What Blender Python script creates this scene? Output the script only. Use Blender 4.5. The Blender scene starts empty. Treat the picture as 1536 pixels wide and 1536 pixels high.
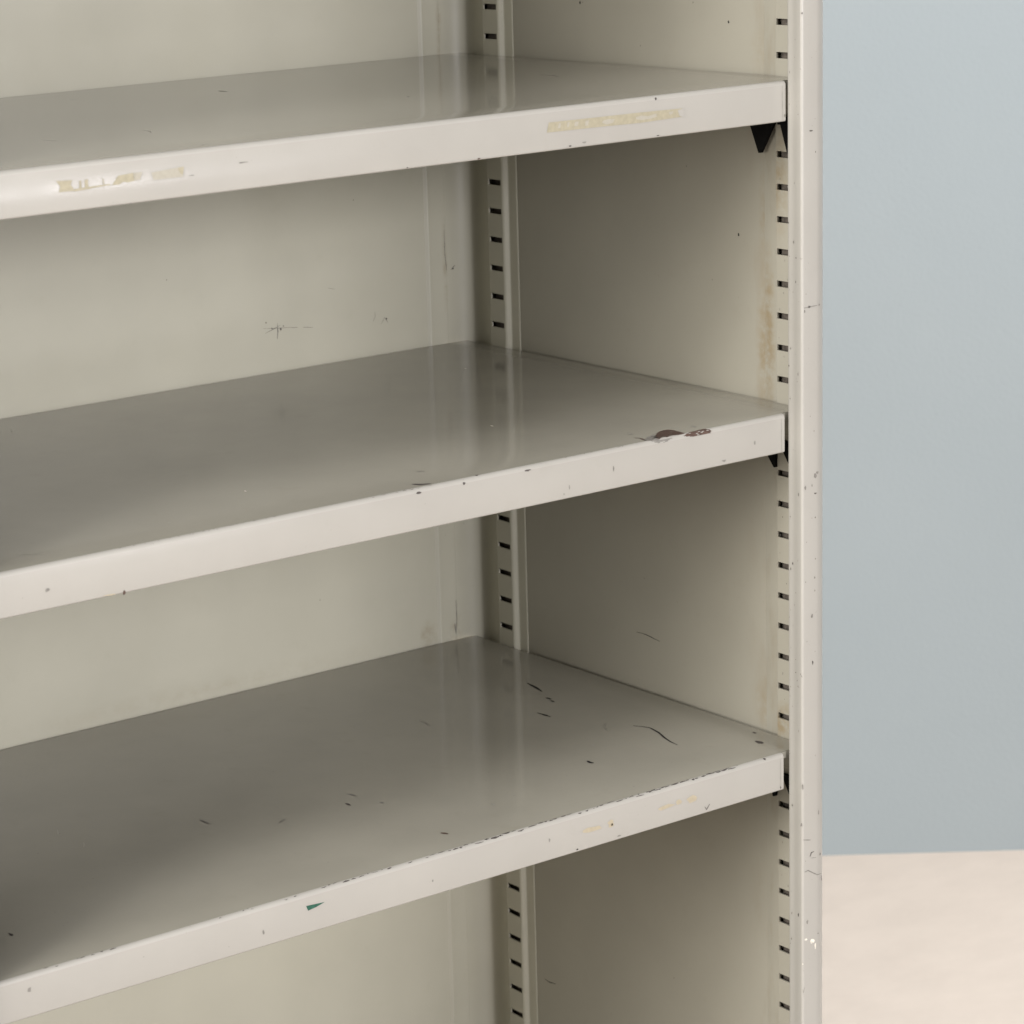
import bpy, bmesh, math, random
from mathutils import Vector, Matrix
random.seed(7)
S = bpy.context.scene
COL = S.collection
MM = 0.001
Z0 = 900.0                      # millimetres from the floor to the height datum

CAM_F = 4331.123
CAM_PP = (558.366, 809.801)
CAM_FW = (0.558836, 0.792054, -0.245667)
CAM_R = (0.811004, -0.583838, -0.037502)
CAM_U = (0.173134, 0.178279, 0.968628)
CAM_C = (-1.569983, -1.620228, 1.492986)

# ------------------------------------------------------------------ helpers
def V(x, y, z): return Vector((x*MM, y*MM, (z+Z0)*MM))

def link(name, bm, mats, parent=None, smooth_angle=None):
    me = bpy.data.meshes.new(name)
    bm.normal_update()
    bm.to_mesh(me); bm.free()
    for m in mats: me.materials.append(m)
    if smooth_angle:
        for p in me.polygons: p.use_smooth = True
        me.set_sharp_from_angle(angle=math.radians(smooth_angle))
    o = bpy.data.objects.new(name, me); COL.objects.link(o)
    if parent: o.parent = parent
    return o

def quad(bm, pts, mat=0):
    f = bm.faces.new([bm.verts.new(V(*p)) for p in pts]); f.material_index = mat
    return f

def box(bm, x0, x1, y0, y1, z0, z1, mat=0):
    v = [bm.verts.new(V(x, y, z)) for z in (z0, z1) for y in (y0, y1) for x in (x0, x1)]
    for a in ((0,2,3,1),(4,5,7,6),(0,1,5,4),(2,6,7,3),(0,4,6,2),(1,3,7,5)):
        f = bm.faces.new([v[i] for i in a]); f.material_index = mat

def extrude_z(bm, prof, z0, z1, closed=False, steps=1, mat=0):
    """profile of (x, y) swept up z"""
    rows = []
    for k in range(steps+1):
        z = z0+(z1-z0)*k/steps
        rows.append([bm.verts.new(V(x, y, z)) for x, y in prof])
    n = len(prof)
    for k in range(steps):
        for i in range(n if closed else n-1):
            j = (i+1) % n
            f = bm.faces.new((rows[k][i], rows[k][j], rows[k+1][j], rows[k+1][i])); f.material_index = mat
    if closed:
        bm.faces.new(rows[0][::-1]); bm.faces.new(rows[-1])

def arc(cx, cy, r, a0, a1, n=6):
    return [(cx+r*math.cos(math.radians(a0+(a1-a0)*i/n)), cy+r*math.sin(math.radians(a0+(a1-a0)*i/n))) for i in range(n+1)]

# ------------------------------------------------------------------ materials
def newmat(name):
    m = bpy.data.materials.new(name); m.use_nodes = True
    nt = m.node_tree; b = nt.nodes['Principled BSDF']
    return m, nt, b

def srgb(r, g, b):
    f = lambda c: (c/255/12.92) if c/255 <= .04045 else ((c/255+.055)/1.055)**2.4
    return (f(r), f(g), f(b), 1)

PAINT = (0.303, 0.292, 0.262)        # shelf lips and posts
PAINT_BACK_LIT = (0.408, 0.391, 0.314)  # inner sheets, a little yellower; back lightened to paint in stronger light
PAINT_SIDE_SHADED = (0.300, 0.284, 0.232)  # kept darker than the back so the colour carries side shade

def paint_mat(name, rough=0.3, spec=0.5, specks=0.0, stain=None, waviness=0.0, mottling=1.0, col=PAINT, coat=0.0, spots=(), rvar=1.0):
    m, nt, b = newmat(name)
    N = nt.nodes; Lk = nt.links
    tc = N.new('ShaderNodeTexCoord')
    def noise(scale, detail=4, rough_=.55, vec=None):
        n = N.new('ShaderNodeTexNoise'); n.inputs['Scale'].default_value = scale
        n.inputs['Detail'].default_value = detail; n.inputs['Roughness'].default_value = rough_
        Lk.new(vec if vec else tc.outputs['Object'], n.inputs['Vector']); return n
    def ramp(src, p0, c0, p1, c1):
        r = N.new('ShaderNodeValToRGB'); e = r.color_ramp.elements
        e[0].position = p0; e[0].color = c0; e[1].position = p1; e[1].color = c1
        Lk.new(src, r.inputs['Fac']); return r
    def mix(fac, a, c):
        x = N.new('ShaderNodeMix'); x.data_type = 'RGBA'
        if isinstance(fac, float): x.inputs[0].default_value = fac
        else: Lk.new(fac, x.inputs[0])
        for s, v in ((6, a), (7, c)):
            if isinstance(v, tuple): x.inputs[s].default_value = v
            else: Lk.new(v, x.inputs[s])
        return x.outputs[2]
    def math_(op, a, c):
        x = N.new('ShaderNodeMath'); x.operation = op
        for i, v in enumerate((a, c)):
            if isinstance(v, (int, float)): x.inputs[i].default_value = v
            else: Lk.new(v, x.inputs[i])
        return x.outputs[0]
    base = (*col, 1)
    k = .05*mottling
    lo = tuple(c*(1-k) for c in col)+(1,); hi = tuple(min(1, c*(1+k*.7)) for c in col)+(1,)
    n1 = noise(9, 5)
    c = ramp(n1.outputs['Fac'], .3, lo, .7, hi).outputs['Color']
    # faint handling smudges
    n2 = noise(38, 6, .65)
    sm = ramp(n2.outputs['Fac'], .60, (0,0,0,1), .78, (.22*mottling,)*3+(1,))
    c = mix(sm.outputs['Color'], c, (col[0]*.82, col[1]*.80, col[2]*.74, 1))
    if stain:                       # old yellowed dirt that follows the seams
        axis, at, width, amount = stain
        sx = N.new('ShaderNodeSeparateXYZ'); Lk.new(tc.outputs['Object'], sx.inputs[0])
        d = math_('ABSOLUTE', math_('SUBTRACT', sx.outputs[axis], at*MM), 0)
        near = math_('SUBTRACT', 1.0, math_('DIVIDE', d, width*MM))
        near = math_('MAXIMUM', near, 0.0)
        mp = N.new('ShaderNodeMapping'); mp.inputs['Scale'].default_value = (1, 1, .28)
        Lk.new(tc.outputs['Object'], mp.inputs[0])
        n3 = noise(42, 5, .6, mp.outputs[0])
        s = ramp(n3.outputs['Fac'], .5, (0,0,0,1), .72, (1,1,1,1))
        f = math_('MULTIPLY', math_('MULTIPLY', near, s.outputs['Color']), amount)
        c = mix(f, c, (.19, .145, .085, 1))
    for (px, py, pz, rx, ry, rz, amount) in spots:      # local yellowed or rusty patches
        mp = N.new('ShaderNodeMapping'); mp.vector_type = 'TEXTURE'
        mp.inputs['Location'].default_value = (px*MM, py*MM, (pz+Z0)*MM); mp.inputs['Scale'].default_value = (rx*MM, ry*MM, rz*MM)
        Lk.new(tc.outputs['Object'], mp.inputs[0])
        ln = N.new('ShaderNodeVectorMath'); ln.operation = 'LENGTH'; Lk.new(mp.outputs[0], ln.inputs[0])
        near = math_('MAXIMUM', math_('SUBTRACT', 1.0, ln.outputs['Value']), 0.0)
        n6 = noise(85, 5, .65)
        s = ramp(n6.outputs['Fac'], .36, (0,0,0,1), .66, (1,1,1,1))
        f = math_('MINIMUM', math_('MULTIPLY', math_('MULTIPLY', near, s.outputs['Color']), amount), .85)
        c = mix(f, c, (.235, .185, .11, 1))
    if specks > 0:
        n4 = noise(330, 2, .5)
        n5 = noise(14, 3, .6)
        g = ramp(n5.outputs['Fac'], .5, (0,0,0,1), .66, (1,1,1,1))
        t = ramp(n4.outputs['Fac'], .70, (0,0,0,1), .735, (1,1,1,1))
        f = math_('MULTIPLY', math_('MULTIPLY', g.outputs['Color'], t.outputs['Color']), specks)
        c = mix(f, c, (.06, .05, .045, 1))
    Lk.new(c, b.inputs['Base Color'])
    rr = ramp(noise(16, 4).outputs['Fac'], .3, (rough*(1-.15*rvar),)*3+(1,), .75, (min(1, rough*(1+.25*rvar)),)*3+(1,))
    Lk.new(rr.outputs['Color'], b.inputs['Roughness'])
    b.inputs['Specular IOR Level'].default_value = spec
    if coat:
        b.inputs['Coat Weight'].default_value = coat; b.inputs['Coat Roughness'].default_value = rough*.5
    bp = N.new('ShaderNodeBump'); bp.inputs['Strength'].default_value = .12; bp.inputs['Distance'].default_value = .0004
    Lk.new(noise(420, 2).outputs['Fac'], bp.inputs['Height'])
    if waviness:
        b2 = N.new('ShaderNodeBump'); b2.inputs['Strength'].default_value = 1; b2.inputs['Distance'].default_value = waviness*MM
        Lk.new(noise(5, 1).outputs['Fac'], b2.inputs['Height']); Lk.new(b2.outputs[0], bp.inputs['Normal'])
    Lk.new(bp.outputs[0], b.inputs['Normal'])
    return m

def plain(name, rgba, rough=.6, var=.25, spec=.3):
    m, nt, b = newmat(name)
    N = nt.nodes; tc = N.new('ShaderNodeTexCoord'); n = N.new('ShaderNodeTexNoise'); n.inputs['Scale'].default_value = 300
    r = N.new('ShaderNodeValToRGB'); e = r.color_ramp.elements
    e[0].position = .3; e[0].color = tuple(c*(1-var) for c in rgba[:3])+(1,)
    e[1].position = .7; e[1].color = tuple(min(1, c*(1+var)) for c in rgba[:3])+(1,)
    nt.links.new(tc.outputs['Object'], n.inputs['Vector']); nt.links.new(n.outputs['Fac'], r.inputs['Fac'])
    nt.links.new(r.outputs['Color'], b.inputs['Base Color']); b.inputs['Roughness'].default_value = rough; b.inputs['Specular IOR Level'].default_value = spec
    return m

M_shelf = paint_mat('shelf_paint_shaded', rough=.055, spec=.45, specks=.2, waviness=.35, rvar=1.8, mottling=1.5, col=(.262, .250, .206))  # top plates: paint darkened, shade put into the base colour
M_lip = paint_mat('shelf_lip_paint', rough=.17, specks=.12, waviness=.7, rvar=2.2)
M_edge = paint_mat('shelf_edge_paint', rough=.45, specks=.3, col=(.286, .275, .245))  # base colour darkened to take down the highlight along the edge
M_back = paint_mat('back_panel_paint', rough=.36, waviness=.6, col=PAINT_BACK_LIT, spots=((-54, 444, -150, 16, 9, 18, .7), (-300, 444, -150, 260, 9, 12, .2)))
M_side = paint_mat('side_panel_paint', rough=.35, stain=(1, 60, 24, .3), specks=.12, col=PAINT_SIDE_SHADED,
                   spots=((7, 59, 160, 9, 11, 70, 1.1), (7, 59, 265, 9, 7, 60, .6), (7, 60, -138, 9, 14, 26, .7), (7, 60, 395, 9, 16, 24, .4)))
M_post = paint_mat('post_paint', rough=.32, specks=.4)
M_up = paint_mat('upright_paint', rough=.36, stain=(1, 52, 14, .5), specks=.25, col=PAINT_SIDE_SHADED,
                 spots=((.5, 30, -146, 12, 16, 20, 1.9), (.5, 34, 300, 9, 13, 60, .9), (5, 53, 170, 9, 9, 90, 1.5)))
M_rear = paint_mat('rear_upright_paint', rough=.46, specks=.15, col=PAINT_BACK_LIT,
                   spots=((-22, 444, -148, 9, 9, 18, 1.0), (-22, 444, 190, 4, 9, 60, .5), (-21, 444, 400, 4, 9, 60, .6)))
M_in = plain('shaded_channel_inside', (.10, .085, .07, 1), .8, .3)  # near-black tone paints the shade seen through the slots
M_dark = plain('bare_steel_scratch', (.022, .019, .018, 1), .8, .25, .15)
M_chip = plain('worn_edge_steel', (.062, .052, .047, 1))
M_rust = plain('rust_brown', (.066, .040, .030, 1))
M_scuff = plain('grey_scuff', (.17, .16, .142, 1))
M_tape = plain('yellowed_tape', (.272, .248, .175, 1), .5, .08)
M_tape2 = plain('faded_tape', (.29, .273, .222, 1), .5, .05)
M_green = plain('green_paint', (.015, .07, .045, 1))
M_white = plain('white_chip', (.62, .58, .50, 1))
M_yel = plain('yellow_smudge', (.32, .28, .20, 1), .5, .06)
M_black = plain('black_clip_steel', (.004, .0038, .0036, 1), .8, .3, .12)

# ------------------------------------------------------------------ the shelving unit
unit = bpy.data.objects.new('shelving_unit', None); COL.objects.link(unit)
unit.location = (0, 0, 0)
unit['label'] = 'grey beige painted steel shelving unit with adjustable shelves and slotted uprights'
unit['category'] = 'shelving unit'
W = 800.0                      # clear width
ZB, ZT = -880.0, 960.0         # bottom and top
D = 443.5

M_rub = plain('faint_rub', (.215, .205, .172, 1), .35, .08)
MARK = [M_dark, M_chip, M_rust, M_scuff, M_green, M_white, M_yel]
DK, CH, RU, SC, GR, WH, YE = range(1, 8)

# small marks: strokes and blobs laid on a surface given by fn(u, v) -> point
def stroke(bm, fn, pts, w, mat):
    L = []
    dense = []
    for (a, b) in zip(pts[:-1], pts[1:]):
        n = max(1, int(math.hypot(b[0]-a[0], b[1]-a[1])/3))
        for i in range(n): dense.append((a[0]+(b[0]-a[0])*i/n, a[1]+(b[1]-a[1])*i/n))
    dense.append(pts[-1])
    n = len(dense)
    for i, p in enumerate(dense):
        q0 = dense[max(0, i-1)]; q1 = dense[min(n-1, i+1)]
        dx, dy = q1[0]-q0[0], q1[1]-q0[1]; l = math.hypot(dx, dy) or 1
        t = i/(n-1) if n > 1 else .5
        h = w/2*(.35+.65*math.sin(math.pi*min(max(t, .06), .94)))*random.uniform(.7, 1.25)
        L.append(((p[0]-dy/l*h, p[1]+dx/l*h), (p[0]+dy/l*h, p[1]-dx/l*h)))
    for a, b in zip(L[:-1], L[1:]):
        quad(bm, [fn(*a[0]), fn(*b[0]), fn(*b[1]), fn(*a[1])], mat)

def blob(bm, fn, u, v, ru, rv, mat, n=9, rough=.35):
    pts = []
    for i in range(n):
        a = 2*math.pi*i/n; k = random.uniform(1-rough, 1+rough)
        pts.append(fn(u+math.cos(a)*ru*k, v+math.sin(a)*rv*k))
    c = fn(u, v)
    for i in range(n): 
        f = bm.faces.new([bm.verts.new(V(*p)) for p in (c, pts[i], pts[(i+1) % n])]); f.material_index = mat

def poly(bm, fn, pts, mat):
    f = bm.faces.new([bm.verts.new(V(*fn(*p))) for p in pts]); f.material_index = mat

def fill(bm, fn, pts, mat, du=1.6, ds=.7, gap=.06):
    """ragged patch that follows a bent surface: scan the outline in rows of s"""
    s0 = min(p[1] for p in pts); s1 = max(p[1] for p in pts); n = len(pts)
    s = s0
    while s < s1:
        h = min(ds, s1-s); m = s+h/2; xs_ = []
        for i in range(n):
            a, b = pts[i], pts[(i+1) % n]
            if (a[1] <= m) != (b[1] <= m): xs_.append(a[0]+(b[0]-a[0])*(m-a[1])/(b[1]-a[1]))
        xs_.sort()
        for a, b in zip(xs_[::2], xs_[1::2]):
            a += random.uniform(-.7, .7); b += random.uniform(-.7, .7)
            u = a
            while u < b:
                v = min(b, u+du)
                if random.random() > gap: quad(bm, [fn(u, s), fn(u, s+h), fn(v, s+h), fn(v, s)], mat)
                u = v
        s += h

# ---- shelves
RAD, LIP = 3.2, 31.0
ARC = RAD*math.pi/2
def shelf_profile(z):
    p = [(440.5, z-26), (441.5, z-25), (441.5, z-1.0), (440.5, z)]
    for yy in (330, 220, 110, 40): p.append((yy, z))
    p += [(RAD-RAD*math.sin(math.radians(a)), z-RAD+RAD*math.cos(math.radians(a))) for a in range(0, 91, 15)]
    p += [(0, z-LIP*.5)]
    p += [(1.6-1.6*math.cos(math.radians(a)), z-LIP+1.6-1.6*math.sin(math.radians(a))) for a in range(0, 91, 22)]
    p += [(13, z-LIP), (13, z-LIP+1), (2.6, z-LIP+1.2), (1.3, z-LIP+2.6), (1.3, z-4), (4, z-1.3), (440, z-1.3)]
    return p

def on_shelf(z):
    """(x, s): s<0 on the top plate, 0..ARC round the front edge, then down the lip"""
    def fn(x, s, e=.18):
        if s < 0: return (x, RAD-s, z+e)
        if s < ARC:
            a = s/RAD; return (x, RAD-(RAD+e)*math.sin(a), z-RAD+(RAD+e)*math.cos(a))
        return (x, -e, z-RAD-(s-ARC))
    return fn
def top_to_s(y): return RAD-y
def lip_to_s(dz): return ARC+(-dz-RAD)      # dz measured down from the top

def make_shelf(z, gap, label=None, marks=None):
    bm = bmesh.new()
    xs = [-W+gap+ i*(W-2*gap)/12 for i in range(13)]
    prof = shelf_profile(z)
    rows = [[bm.verts.new(V(x, y, zz)) for y, zz in prof] for x in xs]
    n = len(prof)
    for a, b in zip(rows[:-1], rows[1:]):
        for i in range(n):
            j = (i+1) % n
            f = bm.faces.new((a[i], b[i], b[j], a[j]))
            if 14 <= i <= 18: f.material_index = 8
            elif 8 <= i <= 13: f.material_index = 9
    # plate ends that reach behind the posts, with their folded-down flange
    for sgn, xa, xb in ((1, -gap, -0.6), (-1, -W+gap, -W+0.6)):
        y0, y1 = RAD+.6, 440.5
        pr = [(xa, z), (xb-sgn*1.2, z), (xb-sgn*.35, z-.35), (xb, z-1.2), (xb, z-25)]
        r0 = [bm.verts.new(V(x, y0, zz)) for x, zz in pr]; r1 = [bm.verts.new(V(x, y1, zz)) for x, zz in pr]
        for i in range(len(pr)-1):
            bm.faces.new((r0[i], r0[i+1], r1[i+1], r1[i]) if sgn > 0 else (r0[i], r1[i], r1[i+1], r0[i+1]))
        box(bm, min(xa, xb-sgn*1.3), max(xa, xb-sgn*1.3), y0, y0+1.2, z-6, z-.4)
        # end tab of the lip
        xt = xa
        box(bm, min(xt, xt-sgn*1.2), max(xt, xt-sgn*1.2), 1.35, 15, z-LIP+2, z-4)
    fn = on_shelf(z)
    stroke(bm, fn, [(-gap-3.6, ARC+.5), (-gap-3.4, ARC+LIP-RAD-1)], .35, SC)     # fold line of the end tab
    for _ in range(5):                                 # faint rubs where things were slid in and out
        x = random.uniform(-W+60, -40); s = random.uniform(-400, -8); a = random.gauss(math.pi/2, .45) if random.random() < .65 else random.uniform(0, 3.14)
        l = random.uniform(6, 20); k = random.uniform(-.12, .12)
        stroke(bm, fn, [(x+l*i/5*math.cos(a+k*i), max(-425, min(-4, s+l*i/5*math.sin(a+k*i)))) for i in range(6)], random.uniform(.35, .8), 10)
    if marks: marks(bm, fn)
    o = link('shelf', bm, [M_shelf]+MARK+[M_lip, M_edge, M_rub], unit, 32)
    if label: o['label'] = label
    return o

def chips_along(bm, fn, runs, mat, smin=.2, smax=2.2):
    for x0, x1, dens in runs:
        x = x0
        while x < x1:
            l = random.uniform(1.2, 6.0)*(.5+dens)
            s = random.uniform(smin, smax)
            w = random.uniform(.5, 1.5)*(.5+.6*dens)
            stroke(bm, fn, [(x, s), (x+l*.5, s+random.uniform(-.5, .5)), (x+l, s+random.uniform(-.4, .4))], w, mat)
            x += l + random.uniform(.5, 9)*(1.25-dens)

z1, z2, z3 = 379.7, 120.9, -158.4
# px_* tables are in millimetres on the shelf itself (x along the front, s over the edge)
def shelf_marks_1(bm, fn):
    blob(bm, fn, -154.2, 17.2, 0.6, 1.2, CH)
    blob(bm, fn, -156.1, 4.2, 1.0, 0.9, CH)
    blob(bm, fn, -154.4, 31.2, 1.2, 0.5, CH)
    blob(bm, fn, -225.4, 29.5, 2.2, 0.6, SC)
    blob(bm, fn, -238.6, 30.9, 1.2, 0.5, CH)
    blob(bm, fn, -322.1, 31.7, 1.6, 0.6, RU)
    blob(bm, fn, -384.8, 31.8, 0.8, 0.5, CH)
    blob(bm, fn, -560.8, 19.0, 2, 0.4, SC)
    blob(bm, fn, -520.0, 14.5, 5, 0.5, SC)
    blob(bm, fn, -26.4, 28.0, 0.7, 1.2, SC)
    blob(bm, fn, -326.4, -319.7, 0.8, 5.76, SC)
    blob(bm, fn, -267.0, -153.8, 0.7, 1.68, SC)
    stroke(bm, fn, [(-97.4, -204.6), (-95.2, -190.4), (-100.1, -177.6)], 0.96, SC)
    dots(bm, fn, 9, -700, -60, -420, -6, SC, (.2,.55))
    dots(bm, fn, 2, -700, -60, 28, 33, SC, (.2,.5))
def shelf_marks_2(bm, fn):
    fill(bm, fn, [(-168.4, -1.4), (-157.7, -9.1), (-149.0, -12.1), (-152.3, -5.3), (-156.0, 2.8), (-147.9, 2.7), (-142.7, 2.9), (-151.7, 5.0), (-161.2, 4.1)], SC, 2.5)
    fill(bm, fn, [(-156.1, -4.0), (-142.5, -15.7), (-135.3, -18.6), (-129.3, -17.6), (-128.4, -13.3), (-128.8, -5.1), (-129.2, 1.4), (-138.6, 1.3), (-141.4, -0.9), (-147.4, 1.4), (-148.8, -1.6), (-156.7, 2.0)], RU, 1.3, .55, .1)
    fill(bm, fn, [(-132.3, 3.3), (-124.7, 0.9), (-117.1, 0.0), (-108.8, -0.1), (-104.4, 2.7), (-105.2, 5.0), (-109.7, 5.0), (-115.1, 5.0), (-123.4, 5.0)], RU, 2.4, .6, .13)
    stroke(bm, fn, [(-167.1, -13.6), (-165.1, -9.8), (-167.3, -0.4)], 1.92, RU)
    blob(bm, fn, -108.8, -12.2, 1, 2.4, SC)
    blob(bm, fn, -160.3, -27.0, 1, 2.4, SC)
    stroke(bm, fn, [(-380.6, -10.1), (-376.5, -4.5), (-369.8, -2.2)], 3.84, CH)
    stroke(bm, fn, [(-354.3, -40.7), (-349.1, -37.1)], 1.6, SC)
    blob(bm, fn, -384.6, 5.0, 2, 0.8, CH)
    blob(bm, fn, -330.0, 0.3, 1.3, 1.0, CH)
    blob(bm, fn, -343.9, 5.0, 1.2, 0.9, CH)
    blob(bm, fn, -284.9, 5.0, 2.4, 0.8, CH)
    blob(bm, fn, -216.6, -126.5, 0.7, 1.68, WH)
    blob(bm, fn, -86.8, -329.6, 0.6, 1.44, WH)
    blob(bm, fn, -479.5, -77.7, 0.6, 1.44, WH)
    blob(bm, fn, -203.0, 17.2, 0.7, 2.0, SC)
    blob(bm, fn, -245.9, 24.4, 0.6, 1.6, SC)
    blob(bm, fn, -251.2, 28.6, 0.6, 0.8, SC)
    blob(bm, fn, -689.3, 19.4, 2, 1.4, SC)
    blob(bm, fn, -631.5, 32.2, 1.0, 1.4, RU)
    blob(bm, fn, -642.4, 31.5, 5, 0.5, YE)
    blob(bm, fn, -91.4, 29.1, 2, 0.8, SC)
    blob(bm, fn, -59.1, 19.9, 0.6, 1.6, SC)
    chips_along(bm, fn, [(-632.6, -504.0, 0.05), (-424.5, -365.5, 0.2), (-247.9, -186.3, 0.15)], SC, 0.3, 1.6)
    dots(bm, fn, 14, -720, -40, -430, -8, SC, (.2,.6))
    dots(bm, fn, 2, -720, -40, 8, 30, SC, (.2,.5))
def shelf_marks_3(bm, fn):
    stroke(bm, fn, [(-61.6, -286.4), (-63.9, -272.4), (-67.6, -258.6)], 2.85, DK)
    blob(bm, fn, -76.1, -238.9, 1.6, 3.84, DK)
    blob(bm, fn, -78.6, -230.8, 1.2, 2.88, DK)
    stroke(bm, fn, [(-108.8, -214.0), (-108.0, -206.9), (-107.4, -197.7)], 2.47, DK)
    stroke(bm, fn, [(-71.9, -132.1), (-67.8, -125.9), (-65.2, -118.7), (-68.1, -104.6), (-73.7, -90.7), (-77.0, -79.6), (-78.1, -70.1)], 1.71, DK)
    blob(bm, fn, -159.2, -84.1, 1.6, 3.84, DK)
    blob(bm, fn, -24.3, -30.5, 2.6, 4.8, CH)
    blob(bm, fn, -10.2, -51.8, 1, 2.4, CH)
    blob(bm, fn, -48.9, 2.1, 1.1, 1.1, CH)
    blob(bm, fn, -364.1, -131.4, 1.0, 3.84, CH)
    stroke(bm, fn, [(-349.9, -152.3), (-347.6, -143.8)], 2.08, SC)
    blob(bm, fn, -341.9, -117.8, 1, 2.4, SC)
    stroke(bm, fn, [(-429.1, -132.5), (-420.1, -136.6)], 1.6, SC)
    stroke(bm, fn, [(-470.6, -179.6), (-470.0, -167.0)], 1.92, SC)
    stroke(bm, fn, [(-348.9, -32.6), (-346.0, -27.2)], 3.2, RU)
    blob(bm, fn, -279.9, -56.2, 1, 2.4, SC)
    blob(bm, fn, -129.8, -115.8, 0.8, 1.92, SC)
    blob(bm, fn, -697.3, -68.3, 1.2, 2.88, CH)
    chips_along(bm, fn, [(-710.3, -693.8, 0.35), (-684.4, -650.6, 0.35), (-570.1, -564.5, 0.2), (-549.9, -543.1, 0.3), (-514.7, -505.5, 0.4), (-482.3, -452.2, 0.7), (-449.3, -438.5, 0.4), (-437.3, -419.3, 0.7), (-404.7, -401.1, 0.3), (-388.9, -356.7, 0.9), (-356.7, -344.1, 0.7), (-342.9, -313.8, 1.0), (-313.8, -304.2, 0.6), (-302.2, -293.2, 0.5), (-291.3, -278.3, 0.9), (-275.1, -261.4, 0.9), (-258.7, -239.6, 0.5), (-235.6, -215.6, 0.5), (-212.9, -189.9, 0.8), (-188.6, -174.9, 0.95), (-172.2, -154.3, 0.9), (-154.3, -118.0, 0.85), (-116.6, -81.1, 1.1), (-78.2, -72.4, 0.3), (-66.7, -62.3, 0.3)], CH, 0.3, 2.2)
    chips_along(bm, fn, [(-332.8, -313.8, 0.9), (-115.9, -83.9, 0.9), (-181.8, -154.3, 0.5)], DK, 0.6, 1.6)
    poly(bm, fn, [(-497.3, 11.3), (-481.1, 12.4), (-488.2, 14.2), (-495.8, 15.3)], GR)
    stroke(bm, fn, [(-114.8, 26.9), (-113.1, 29.8), (-109.5, 25.9)], 0.8, CH)
    blob(bm, fn, -245.7, 30.4, 0.9, 0.7, DK)
    blob(bm, fn, -272.9, 16.1, 0.7, 1.6, SC)
    blob(bm, fn, -211.9, 17.4, 3.2, 2.8, YE)
    blob(bm, fn, -210.6, 18.8, 0.8, 1.0, SC)
    blob(bm, fn, -142.0, 16.6, 3, 2, YE)
    blob(bm, fn, -128.1, 17.6, 5, 3, YE)
    blob(bm, fn, -154.6, 17.5, 9, 1.6, YE)
    blob(bm, fn, -229.4, 17.6, 9, 2, YE)
    blob(bm, fn, -204.1, 29.7, 2, 0.6, SC)
    blob(bm, fn, -384.1, 20.8, 0.6, 0.8, SC)
    blob(bm, fn, -534.6, 21.3, 1, 2, SC)
    blob(bm, fn, -723.5, 12.7, 1.4, 2, SC)
    blob(bm, fn, -32.6, 29.9, 0.6, 1, CH)
    dots(bm, fn, 22, -720, -40, -430, -8, SC, (.2,.6))
    dots(bm, fn, 2, -720, -40, 8, 30, SC, (.2,.5))
TAPES = [[([(-663.1, -10.3), (-651.4, -10.9), (-652.6, -13.8), (-649.9, -17.9), (-661.7, -17.7), (-660.4, -14.2)], 0, 0.25), ([(-649.8, -16.8), (-637.9, -16.4), (-638.5, -17.8), (-650.4, -18.3)], 0, 0.25), ([(-646.3, -11.9), (-644.8, -11.8), (-644.9, -17.1), (-646.4, -17.2)], 0, 0.3), ([(-642.3, -11.7), (-639.8, -11.5), (-639.7, -16.8), (-642.2, -17.0)], 0, 0.3), ([(-637.9, -16.4), (-623.5, -16.2), (-623.5, -17.0), (-638.5, -17.6)], 0, 0.25), ([(-629.2, -12.3), (-627.9, -12.3), (-627.5, -16.4), (-628.7, -16.4)], 1, 0.3), ([(-622.0, -17.0), (-617.1, -11.6), (-605.5, -10.9), (-605.3, -16.1), (-609.9, -16.7), (-613.9, -15.9), (-617.0, -17.5)], 0, 0.25), ([(-605.0, -10.9), (-598.9, -11.1), (-600.7, -15.7), (-605.3, -16.1)], 1, 0.25), ([(-591.9, -12.1), (-568.2, -10.7), (-566.6, -10.7), (-568.1, -17.3), (-580.4, -17.2), (-590.7, -17.2)], 1, 0.25), ([(-571.8, -11.3), (-566.9, -10.7), (-568.0, -16.0), (-570.0, -14.9)], 0, 0.3)], [([(-257.9, -10.3), (-209.8, -10.7), (-171.6, -10.9), (-129.9, -11.5), (-128.6, -17.7), (-171.7, -18.5), (-210.0, -17.8), (-259.9, -17.4)], 0, 0.25), ([(-248.6, -11.6), (-246.8, -11.6), (-247.5, -15.3), (-250.0, -15.3)], 1, 0.35), ([(-240.6, -11.8), (-238.7, -11.8), (-239.4, -15.1), (-241.3, -15.0)], 1, 0.35), ([(-233.7, -12.0), (-230.0, -12.1), (-231.3, -15.3), (-234.4, -15.2)], 1, 0.35), ([(-223.7, -12.2), (-220.6, -12.0), (-221.3, -15.8), (-224.4, -15.7)], 1, 0.35), ([(-207.4, -13.7), (-202.3, -12.9), (-196.0, -13.5), (-197.9, -16.0), (-203.7, -16.7), (-208.1, -15.3)], 1, 0.35), ([(-176.1, -13.9), (-170.3, -13.2), (-163.9, -14.3), (-156.1, -13.0), (-155.5, -15.5), (-161.3, -16.4), (-170.4, -16.6), (-175.5, -15.6)], 1, 0.35), ([(-143.7, -13.1), (-139.1, -12.8), (-140.4, -14.9), (-143.1, -15.2)], 1, 0.35), ([(-135.1, -12.7), (-128.5, -11.3), (-128.6, -18.4), (-133.2, -17.0)], 2, 0.35)]]
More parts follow.
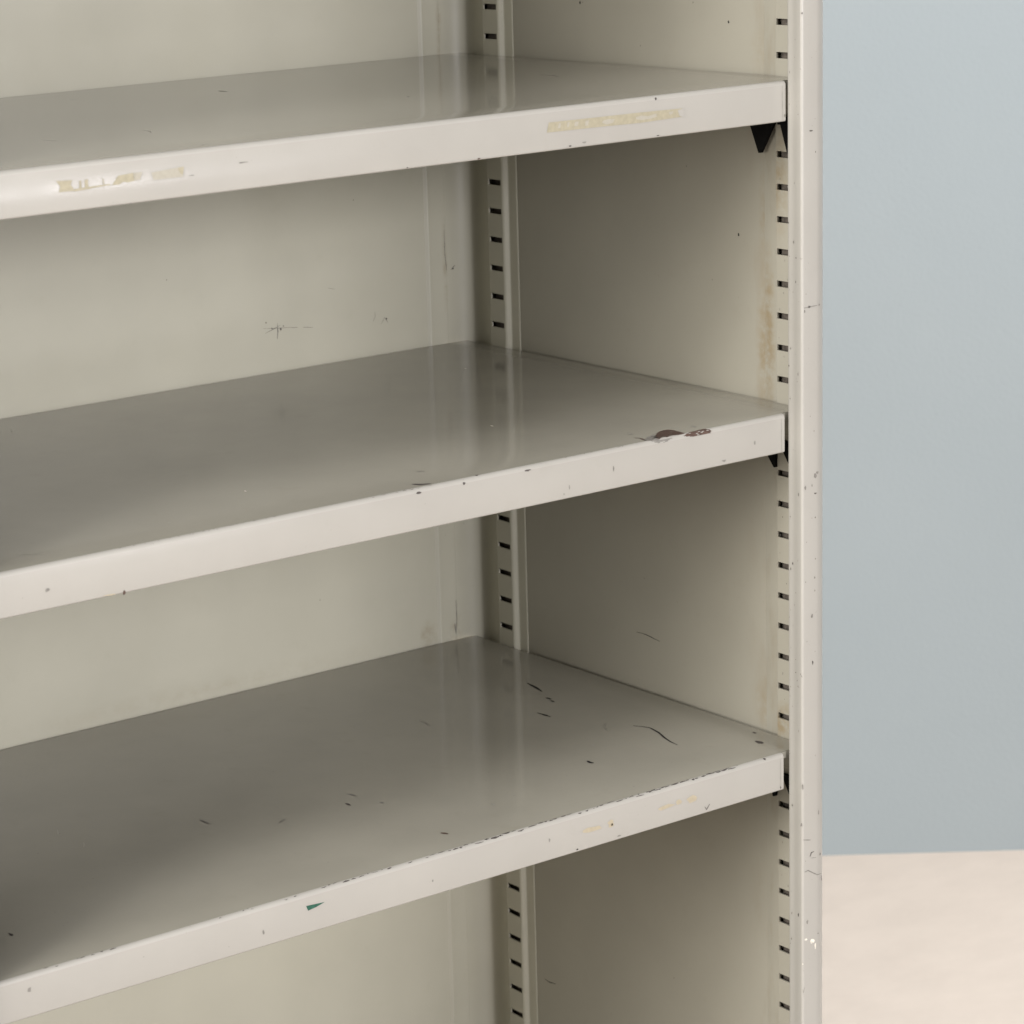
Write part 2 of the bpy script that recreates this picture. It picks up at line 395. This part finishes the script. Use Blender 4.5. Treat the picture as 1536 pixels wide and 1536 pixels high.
BACK_STROKES = [([(-219.8, 160.2), (-202.6, 158.4), (-188.6, 157.2)], 0.5), ([(-205.1, 162.9), (-204.8, 155.8), (-205.8, 149.5)], 0.9), ([(-218.0, 155.8), (-211.0, 157.8), (-202.4, 160.8)], 0.6), ([(-190.0, 157.0), (-183.7, 156.5)], 0.6), ([(-178.1, 155.8), (-168.3, 154.4)], 0.6), ([(-103.0, 151.1), (-100.6, 155.6), (-101.1, 159.2)], 0.5), ([(-94.4, 147.6), (-90.4, 153.0), (-87.0, 147.8)], 0.6), ([(-150.3, 186.9), (-142.5, 184.8)], 0.4)]
BACK_DOTS = [(-216.8, 165.0, 0.6), (-201.9, 157.2, 0.9), (-210.9, 159.0, 0.8), (-199.0, 159.7, 0.6), (-88.3, 151.6, 0.9), (-119.5, 260.9, 0.5), (-314.6, 214.4, 0.5), (-291.5, 49.5, 0.4), (-173.1, -92.2, 0.5)]
REAR_DOTS = [(-2.0, 245.9, 0.8, 2.6), (-2.9, 222.8, 1.6, 2.4), (1.3, 222.9, 1.0, 1.8), (-0.7, -57.3, 1.9, 3.2), (-0.4, -51.0, 0.8, 2.0), (-2.7, -135.7, 1.2, 1.4), (-2.1, 274.1, 0.9, 1.2), (1.0, -141.6, 0.6, 1.6), (-4.5, 151.6, 1.2, 1.4), (-8.0, 197.7, 0.9, 1.0), (-13.7, 187.5, 1.2, 0.7)]
REAR_STROKES = [([(-22.1, 223.5), (-22.2, 202.4), (-20.5, 187.1)], 0.7), ([(-16.0, 186.6), (-9.8, 191.3)], 0.8), ([(-21.7, -121.1), (-21.7, -140.4), (-23.1, -158.1)], 0.8), ([(-24.1, -143.1), (-22.9, -153.0)], 1.2)]
POST_BLOBS = [(-15.6, 206.1, 1.4, 0.9, SC), (-4.9, 206.3, 0.9, 0.8, SC), (-20.6, 203.1, 0.6, 1.2, SC), (-9.2, 70.5, 2.0, 2.0, SC), (-7.0, 72.9, 1.6, 1.0, SC), (-20.0, 62.6, 0.9, 1.6, SC), (-9.2, 56.5, 1.4, 0.6, CH), (-12.8, 63.6, 0.5, 1.2, SC), (-9.1, 3.3, 0.7, 0.7, SC), (-9.9, -11.9, 0.8, 0.9, SC), (-9.9, -22.9, 0.6, 0.9, SC), (-12.8, -43.2, 1, 1.4, SC), (-9.2, 37.0, 0.5, 0.7, CH), (-14.1, 341.7, 1.8, 0.6, CH), (-23.1, 430.7, 0.6, 0.8, CH), (-12.1, -82.1, 0.6, 1.6, CH), (-18.1, -301.9, 1.0, 1.6, SC), (-6.0, -315.0, 0.8, 0.6, SC), (-12.8, -320.2, 2.4, 2.2, WH), (-19.6, -316.7, 1.6, 0.8, WH), (-9.1, -324.8, 0.8, 2.6, WH), (-23.4, -337.3, 0.7, 0.7, WH), (-23.2, -184.1, 0.8, 2.2, SC), (-5.4, -210.5, 0.5, 2.4, SC), (-24.7, -216.2, 0.8, 1.6, SC), (-3.8, -246.5, 0.5, 1.2, CH)]
POST_STROKES = [([(-15.1, -246.0), (-13.6, -242.9), (-10.6, -242.5)], 0.9, CH), ([(-14.3, -247.4), (-8.3, -248.3)], 0.5, SC), ([(-21.0, -257.8), (-17.3, -257.3), (-12.1, -260.6), (-6.8, -263.7), (-2.3, -263.6)], 1.0, SC), ([(-2.3, -265.4), (-1.9, -270.1)], 0.9, CH), ([(-24.1, -359.3), (-22.6, -362.7), (-21.1, -358.4)], 0.6, SC), ([(-26.0, -88.1), (-23.8, -91.9)], 0.7, CH), ([(-22.5, -229.8), (-14.3, -231.8)], 0.9, SC), ([(-21.3, 205.8), (-7.1, 206.1)], 0.8, SC)]

shelves = []
def m_top(bm, fn):
    shelf_marks_1(bm, fn)
def dots(bm, fn, n, x0, x1, s0, s1, mat, r=(.3, .9)):
    for _ in range(n):
        ra = random.uniform(*r)
        blob(bm, fn, random.uniform(x0, x1), random.uniform(s0, s1), ra*random.uniform(.7, 2.2), ra, mat, 7)

S1 = make_shelf(z1, 25.4, 'shelf with two strips of yellowed tape residue on its front lip', shelf_marks_1)
S2 = make_shelf(z2, 27.3, 'shelf with a brown rusty chip on its front edge', shelf_marks_2)
S3 = make_shelf(z3, 29.3, 'shelf with chipped front edge, green fleck and dark scratches', shelf_marks_3)
make_shelf(z1+306.6, 27)
make_shelf(-720, 27)

# tape residue
def tape(pieces, z):
    bm = bmesh.new()
    for pts, mi, e in pieces:
        lipf = lambda x, dz, e=e: (x, -e, z+dz)
        poly(bm, lipf, pts, mi)
    return bm
for pieces in TAPES:
    link('tape_residue', tape(pieces, z1), [M_tape, M_tape2, M_lip], S1)

# ---- shelf clips hooked into the front uprights
def clip(tris, parent, x0=-2.4, th=2.6):
    for tri in tris:
        bm = bmesh.new()
        a = [bm.verts.new(V(x0, y, z)) for y, z in tri]; b = [bm.verts.new(V(x0+th, y, z)) for y, z in tri]
        bm.faces.new(a); bm.faces.new(b[::-1])
        n = len(tri)
        for i in range(n):
            j = (i+1) % n; bm.faces.new((a[i], b[i], b[j], a[j]))
        bmesh.ops.recalc_face_normals(bm, faces=bm.faces)
        link('shelf_clip', bm, [M_black], parent)
clip([[(68.5, 348.5), (34.0, 348.5), (52.2, 318.8), (55.0, 318.6)], [(32.5, 348.5), (15, 348.5), (15, 319.0), (21.2, 319.4), (23.0, 321.5)]], S1)
clip([[(57.0, 89.5), (36.8, 89.5), (37.2, 67.8), (38.9, 67.6)], [(33.5, 89.5), (15, 89.5), (15, 71), (21.9, 73.3)]], S2)
clip([[(48.5, -189.6), (36.0, -189.6), (38.4, -211.2), (41.2, -212)], [(31.5, -189.6), (15, -189.6), (15, -208.5), (21.2, -206.7)]], S3)

# ---- panels
bm = bmesh.new()
def side_sheet(bm, s):
    X = (lambda x: x) if s > 0 else (lambda x: -W-x)
    prof = [(7.0, 50+i*(377-50)/6) for i in range(7)]
    prof = [(X(x), y) for x, y in prof]
    extrude_z(bm, prof if s > 0 else prof[::-1], ZB, ZT, steps=4)
    box(bm, min(X(7.95), X(8.6)), max(X(7.95), X(8.6)), 5, 446, ZB, ZT)
side_sheet(bm, 1)
sidef = lambda y, z: (6.85, y, z)
for pts, w in (([(221.4, -110.6), (213, -110.2), (206.4, -110.5), (198, -111.8), (190.8, -112.5)], .7), ([(361.6, -479.5), (354.7, -480.7), (344.8, -479.5)], .8)):
    stroke(bm, sidef, pts, w, DK)
for y, z, r in ((281.5, 427.6, .9), (278, 428, .6), (88.4, 249.7, 1.0), (98.4, 418, .8), (150, 300, .5), (120, 210, .5), (210, -60, .5), (205, 395, .5), (140, 432, .6), (178, -420, .5)):
    blob(bm, sidef, y, z, r, r*1.3, DK if r > .7 else SC)
link('side_panel', bm, [M_side]+MARK, unit, 35)
bm = bmesh.new(); side_sheet(bm, -1)
link('side_panel', bm, [M_side], unit, 35)

bm = bmesh.new()
xs = [-W+38.5+i*(W-77)/10 for i in range(11)]
extrude_z(bm, [(x, D+1.0) for x in xs], ZB, ZT, steps=8)
box(bm, -W-7, 7, D+2.2, D+3.2, ZB, ZT)
backf = lambda x, z: (x, D+.8, z)
for pts, w in BACK_STROKES: stroke(bm, backf, pts, w*.85, SC)
for x, z, r in BACK_DOTS: blob(bm, backf, x, z, r*.85, r, CH)
link('back_panel', bm, [M_back]+MARK, unit, 35)

# top and bottom caps
bm = bmesh.new(); box(bm, -W-8.5, 8.5, 3, D+3, ZT-32, ZT+1); link('top_panel', bm, [M_post], unit)
bm = bmesh.new(); box(bm, -W+25, -25, 4, 24, -899, -752); link('plinth', bm, [M_post], unit)

# ---- slotted uprights in the four inner corners
PITCH = 25.55
SLOT_TOP = 423.4
SLOT_H = 4.9
def slotted(bm, X, ya, yb, ha, hb, flip):
    """flat strip between ya and yb at x=.5 pierced by slots from ha to hb"""
    x = X(.5); xi = X(1.9)
    def q(pts):
        quad(bm, pts if not flip else pts[::-1])
    zs = []
    k = -20
    tops = [SLOT_TOP-PITCH*i for i in range(-20, 52)]
    tops = [t for t in tops if ZB+10 < t-SLOT_H and t < ZT-10]
    # one continuous margin on each side of the slots
    lo = ZB
    q([(x, ya, ZB), (x, ya, ZT), (x, ha, ZT), (x, ha, ZB)]) if abs(ha-ya) > .05 else None
    q([(x, hb, ZB), (x, hb, ZT), (x, yb, ZT), (x, yb, ZB)]) if abs(yb-hb) > .05 else None
    for t in sorted(tops):
        b = t-SLOT_H
        q([(x, ha, lo), (x, ha, b), (x, hb, b), (x, hb, lo)])
        # sheet thickness seen in the slot
        q([(x, ha, b), (xi, ha, b), (xi, hb, b), (x, hb, b)])
        q([(x, ha, t), (x, hb, t), (xi, hb, t), (xi, ha, t)])
        q([(x, ha, b), (x, ha, t), (xi, ha, t), (xi, ha, b)])
        q([(x, hb, b), (xi, hb, b), (xi, hb, t), (x, hb, t)])
        lo = t
    q([(x, ha, lo), (x, ha, ZT), (x, hb, ZT), (x, hb, lo)])

def front_upright(s):
    X = (lambda x: x) if s > 0 else (lambda x: -W-x)
    bm = bmesh.new()
    slotted(bm, X, 3.0, 37.9, 17.0, 37.3, s < 0)
    prof = [(X(a), b) for a, b in [(.5, 37.9), (.7, 38.6), (1.4, 39.1), (5.2, 39.4), (6.0, 40.0), (6.1, 41), (6.1, 56.6), (6.3, 57.2), (7.1, 57.3)]]
    extrude_z(bm, prof if s > 0 else prof[::-1], ZB, ZT, steps=2)
    # inside of the channel
    box(bm, min(X(7.4), X(7.8)), max(X(7.4), X(7.8)), 3, 39, ZB, ZT, 8)
    upf = lambda y, z: (.35, y, z)
    if s > 0:
        for _ in range(26):
            y, z = random.uniform(25, 36), random.uniform(-420, 440)
            blob(bm, upf, y, z, random.uniform(.2, .5), random.uniform(.3, 1.3), SC, 6)
    link('slotted_upright', bm, [M_up]+MARK+[M_in], unit, 35)

def rear_upright(s):
    X = (lambda x: x) if s > 0 else (lambda x: -W-x)
    bm = bmesh.new()
    slotted(bm, X, 387.6, 407.6, 388.3, 406.0, s < 0)
    p = [(7.2, 373.0), (6.3, 373.0), (6.05, 373.35), (6.0, 375), (6.0, 382.8), (5.9, 383.7), (5.5, 384.3), (4.9, 384.6), (3.4, 384.7)]
    p += [(3.4-2.9*math.sin(math.radians(a)), 387.6-2.9*math.cos(math.radians(a))) for a in (20, 40, 60, 75, 90)]
    extrude_z(bm, [(X(a), b) for a, b in (p if s > 0 else p[::-1])], ZB, ZT, steps=2)
    q = [(.5, 407.6), (.9, 408.6), (3.0, 414), (5.6, 420.5), (6.9, 426)]
    c0, c1, c2, c3 = (6.9, 426), (7.6, 436), (0, D), (-14, D)
    for i in range(1, 17):
        t = i/16
        q.append(tuple((1-t)**3*c0[j]+3*(1-t)**2*t*c1[j]+3*(1-t)*t*t*c2[j]+t**3*c3[j] for j in (0, 1)))
    q += [(-20.6, D), (-20.9, D+.25), (-21.2, D), (-37.4, D-.05), (-38.3, D-.35), (-39.1, D-.75), (-40.0, D-.75), (-41.0, D-.2), (-42.1, D+.5), (-43.2, D+1.05)]
    extrude_z(bm, [(X(a), b) for a, b in (q if s > 0 else q[::-1])], ZB, ZT, steps=2)
    box(bm, min(X(7.4), X(7.8)), max(X(7.4), X(7.8)), 386, 410, ZB, ZT, 8)
    if s > 0:
        f = lambda x, z: (x, D-.15, z)
        for x, z, rx, rz in REAR_DOTS: blob(bm, f, x, z, rx, rz, DK)
        for pts, w in REAR_STROKES: stroke(bm, f, pts, w, SC)
    link('rear_upright', bm, [M_rear]+MARK+[M_in], unit, 35)
for s in (1, -1): front_upright(s); rear_upright(s)

# ---- front posts
def front_post(s):
    X = (lambda x: x) if s > 0 else (lambda x: -W-x)
    bm = bmesh.new()
    R1, R2 = 2.0, 17.0
    yf = -15.6; xo = 8.5; xi = -23.5
    p = [(xo, 4.5), (xo, yf+R2)]
    p += arc(xo-R2, yf+R2, R2, 0, -90, 12)[1:]
    p += [(-14, yf+.15)]
    p += arc(xi+R1, yf+R1, R1, -90, -180, 6)
    p += [(xi+.05, -9), (xi+.45, -7.5), (xi+.4, -4), (xi, -2.2)]
    p += arc(xi+1, -.8, 1.0, 180, 90, 4)
    p += [(-9, .2), (-1, 2.6), (.5, 3.0)]
    p = [(X(a), b) for a, b in p]
    extrude_z(bm, p[::-1] if s > 0 else p, -899, ZT, steps=6)
    # end cap
    bm.faces.new([bm.verts.new(V(a, b, ZT)) for a, b in p])
    if s > 0:
        ff = lambda x, z: (x, yf-.1, z)
        gf = lambda y, z: (xi-.12, y, z)
        for x, z, rx, rz, m in POST_BLOBS: blob(bm, ff, x, z, rx, rz, m)
        for pts, w, m in POST_STROKES: stroke(bm, ff, pts, w, m)
        for _ in range(48):
            z = random.triangular(-430, 460, -60)
            rr = random.uniform(.15, .55)
            blob(bm, gf, random.choice((random.uniform(-13, -.8), random.uniform(-3, -.6))), z, rr, rr*random.uniform(.8, 3), random.choice((SC, SC, CH)), 6)
        for _ in range(24):
            z = random.triangular(-430, 460, 20); rr = random.uniform(.12, .4)
            blob(bm, ff, random.uniform(-21, -9), z, rr, rr*random.uniform(.8, 2.4), random.choice((SC, SC, SC, CH)), 6)
    link('front_post', bm, [M_post]+MARK, unit, 40)
for s in (1, -1): front_post(s)

# ------------------------------------------------------------------ wall and floor
def ground_mat():
    m, nt, b = newmat('pale_floor')
    N = nt.nodes; Lk = nt.links; tc = N.new('ShaderNodeTexCoord')
    mp = N.new('ShaderNodeMapping'); mp.inputs['Rotation'].default_value = (0, 0, math.radians(36.9)); mp.inputs['Scale'].default_value = (2.2, 3.6, 1)
    Lk.new(tc.outputs['Object'], mp.inputs[0])
    n = N.new('ShaderNodeTexNoise'); n.inputs['Scale'].default_value = 4.5; n.inputs['Detail'].default_value = 9; n.inputs['Roughness'].default_value = .68; Lk.new(mp.outputs[0], n.inputs['Vector'])
    r = N.new('ShaderNodeValToRGB'); e = r.color_ramp.elements
    e[0].position = .3; e[0].color = FLOOR_LO; e[1].position = .7; e[1].color = FLOOR_HI
    Lk.new(n.outputs['Fac'], r.inputs['Fac']); Lk.new(r.outputs['Color'], b.inputs['Base Color'])
    b.inputs['Roughness'].default_value = .55; b.inputs['Specular IOR Level'].default_value = .3
    return m
def wall_mat():
    m, nt, b = newmat('blue_grey_wall')
    N = nt.nodes; Lk = nt.links; tc = N.new('ShaderNodeTexCoord')
    n = N.new('ShaderNodeTexNoise'); n.inputs['Scale'].default_value = 1.6; n.inputs['Detail'].default_value = 4; Lk.new(tc.outputs['Object'], n.inputs['Vector'])
    r = N.new('ShaderNodeValToRGB'); e = r.color_ramp.elements
    e[0].position = .3; e[0].color = WALL_LO; e[1].position = .7; e[1].color = WALL_HI
    Lk.new(n.outputs['Fac'], r.inputs['Fac']); Lk.new(r.outputs['Color'], b.inputs['Base Color'])
    b.inputs['Roughness'].default_value = .8; b.inputs['Specular IOR Level'].default_value = .2
    n2 = N.new('ShaderNodeTexNoise'); n2.inputs['Scale'].default_value = 160; Lk.new(tc.outputs['Object'], n2.inputs['Vector'])
    bp = N.new('ShaderNodeBump'); bp.inputs['Strength'].default_value = .15; bp.inputs['Distance'].default_value = .002
    Lk.new(n2.outputs['Fac'], bp.inputs['Height']); Lk.new(bp.outputs[0], b.inputs['Normal'])
    return m
FLOOR_LO = (.575, .502, .435, 1); FLOOR_HI = (.625, .547, .475, 1)
WALL_LO = (.298, .338, .349, 1); WALL_HI = (.318, .357, .367, 1)
bm = bmesh.new()
v = [bm.verts.new(p) for p in ((-8, -8, 0), (8, -8, 0), (8, 8, 0), (-8, 8, 0))]; bm.faces.new(v)
floor = link('floor', bm, [ground_mat()]); floor['kind'] = 'structure'
bm = bmesh.new()
A = Vector((1.2134, 1.2261, 0)); dr = Vector((.2316, -.1739, 0)).normalized(); nr = Vector((dr.y, -dr.x, 0))
if nr.y < 0: nr = -nr
def wp(t, dpt, z): q = A+dr*t+nr*dpt; return (q.x, q.y, z)
vs = [bm.verts.new(wp(t, dd, z)) for z in (-.02, 3.2) for t, dd in ((-4.5, 0), (4.5, 0), (4.5, .12), (-4.5, .12))]
for a in ((0,1,5,4),(1,2,6,5),(2,3,7,6),(3,0,4,7),(4,5,6,7),(3,2,1,0)): bm.faces.new([vs[i] for i in a])
bmesh.ops.recalc_face_normals(bm, faces=bm.faces)
wall = link('wall', bm, [wall_mat()]); wall['kind'] = 'structure'

# ------------------------------------------------------------------ light
w = bpy.data.worlds.new('World'); S.world = w; w.use_nodes = True
bg = w.node_tree.nodes['Background']; bg.inputs['Color'].default_value = (1, .985, .97, 1); bg.inputs['Strength'].default_value = .01
def softbox(name, loc, target, sx, sy, watts, col, spread=180):
    l = bpy.data.lights.new(name, 'AREA'); l.shape = 'RECTANGLE'; l.size = sx; l.size_y = sy; l.energy = watts; l.color = col; l.spread = math.radians(spread)
    o = bpy.data.objects.new(name, l); COL.objects.link(o); o.location = loc
    o.rotation_euler = (Vector(target)-Vector(loc)).to_track_quat('-Z', 'Y').to_euler()
T = (-.3, .1, 1.0)
KEY = (1, .982, 1.01)
SIDE = (1, .965, .93)
softbox('softbox', (-.5, -6, 2.3), T, 1.0, 1.0, 170, KEY)
softbox('softbox', (-.5, -6, 1.6), T, 1.0, 1.0, 16, KEY)
softbox('softbox', (1.2, -5, 2.6), T, 2.0, 1.0, 60, KEY)
softbox('softbox', (0, -5, 1.9), T, 3.0, 2.0, 128, KEY)
softbox('softbox', (-3.2, -.8, 1.8), T, 1.2, 1.2, 124, SIDE)
softbox('softbox', (-2.0, -1.0, 3.2), T, .8, .8, 44, KEY)
softbox('softbox', (-3, -1.0, 2.6), T, 1.0, 1.0, 24, SIDE)
softbox('softbox', (2.39, -5.4, .50), (-.65, 0, 1.26), .34, .26, 12, KEY)
softbox('backdrop_fill', (1.0, -.1, 3.0), (1.25, .55, 0), 1.2, 1.2, 18.5, (1, .985, .975), 75)  # added unseen fill that brightens floor and wall behind the unit

# ------------------------------------------------------------------ camera
cd = bpy.data.cameras.new('camera'); cam = bpy.data.objects.new('camera', cd); COL.objects.link(cam); S.camera = cam
fw = Vector((CAM_FW)); rt = Vector((CAM_R)); up = Vector((CAM_U))
mat = Matrix((( rt.x, up.x, -fw.x), (rt.y, up.y, -fw.y), (rt.z, up.z, -fw.z))).to_4x4()
mat.translation = Vector(CAM_C)
cam.matrix_world = mat
cd.sensor_width = 36; cd.sensor_fit = 'HORIZONTAL'; cd.lens = CAM_F/1536*36
cd.shift_x = (768-CAM_PP[0])/1536; cd.shift_y = (CAM_PP[1]-768)/1536
cd.clip_start = .05; cd.clip_end = 60
cd.dof.use_dof = True; cd.dof.focus_distance = 2.2; cd.dof.aperture_fstop = 18
S.view_settings.view_transform = 'Standard'; S.view_settings.look = 'None'; S.view_settings.exposure = 0; S.view_settings.gamma = 1
S.render.engine = 'CYCLES'
S.cycles.max_bounces = 12; S.cycles.diffuse_bounces = 8; S.cycles.glossy_bounces = 6
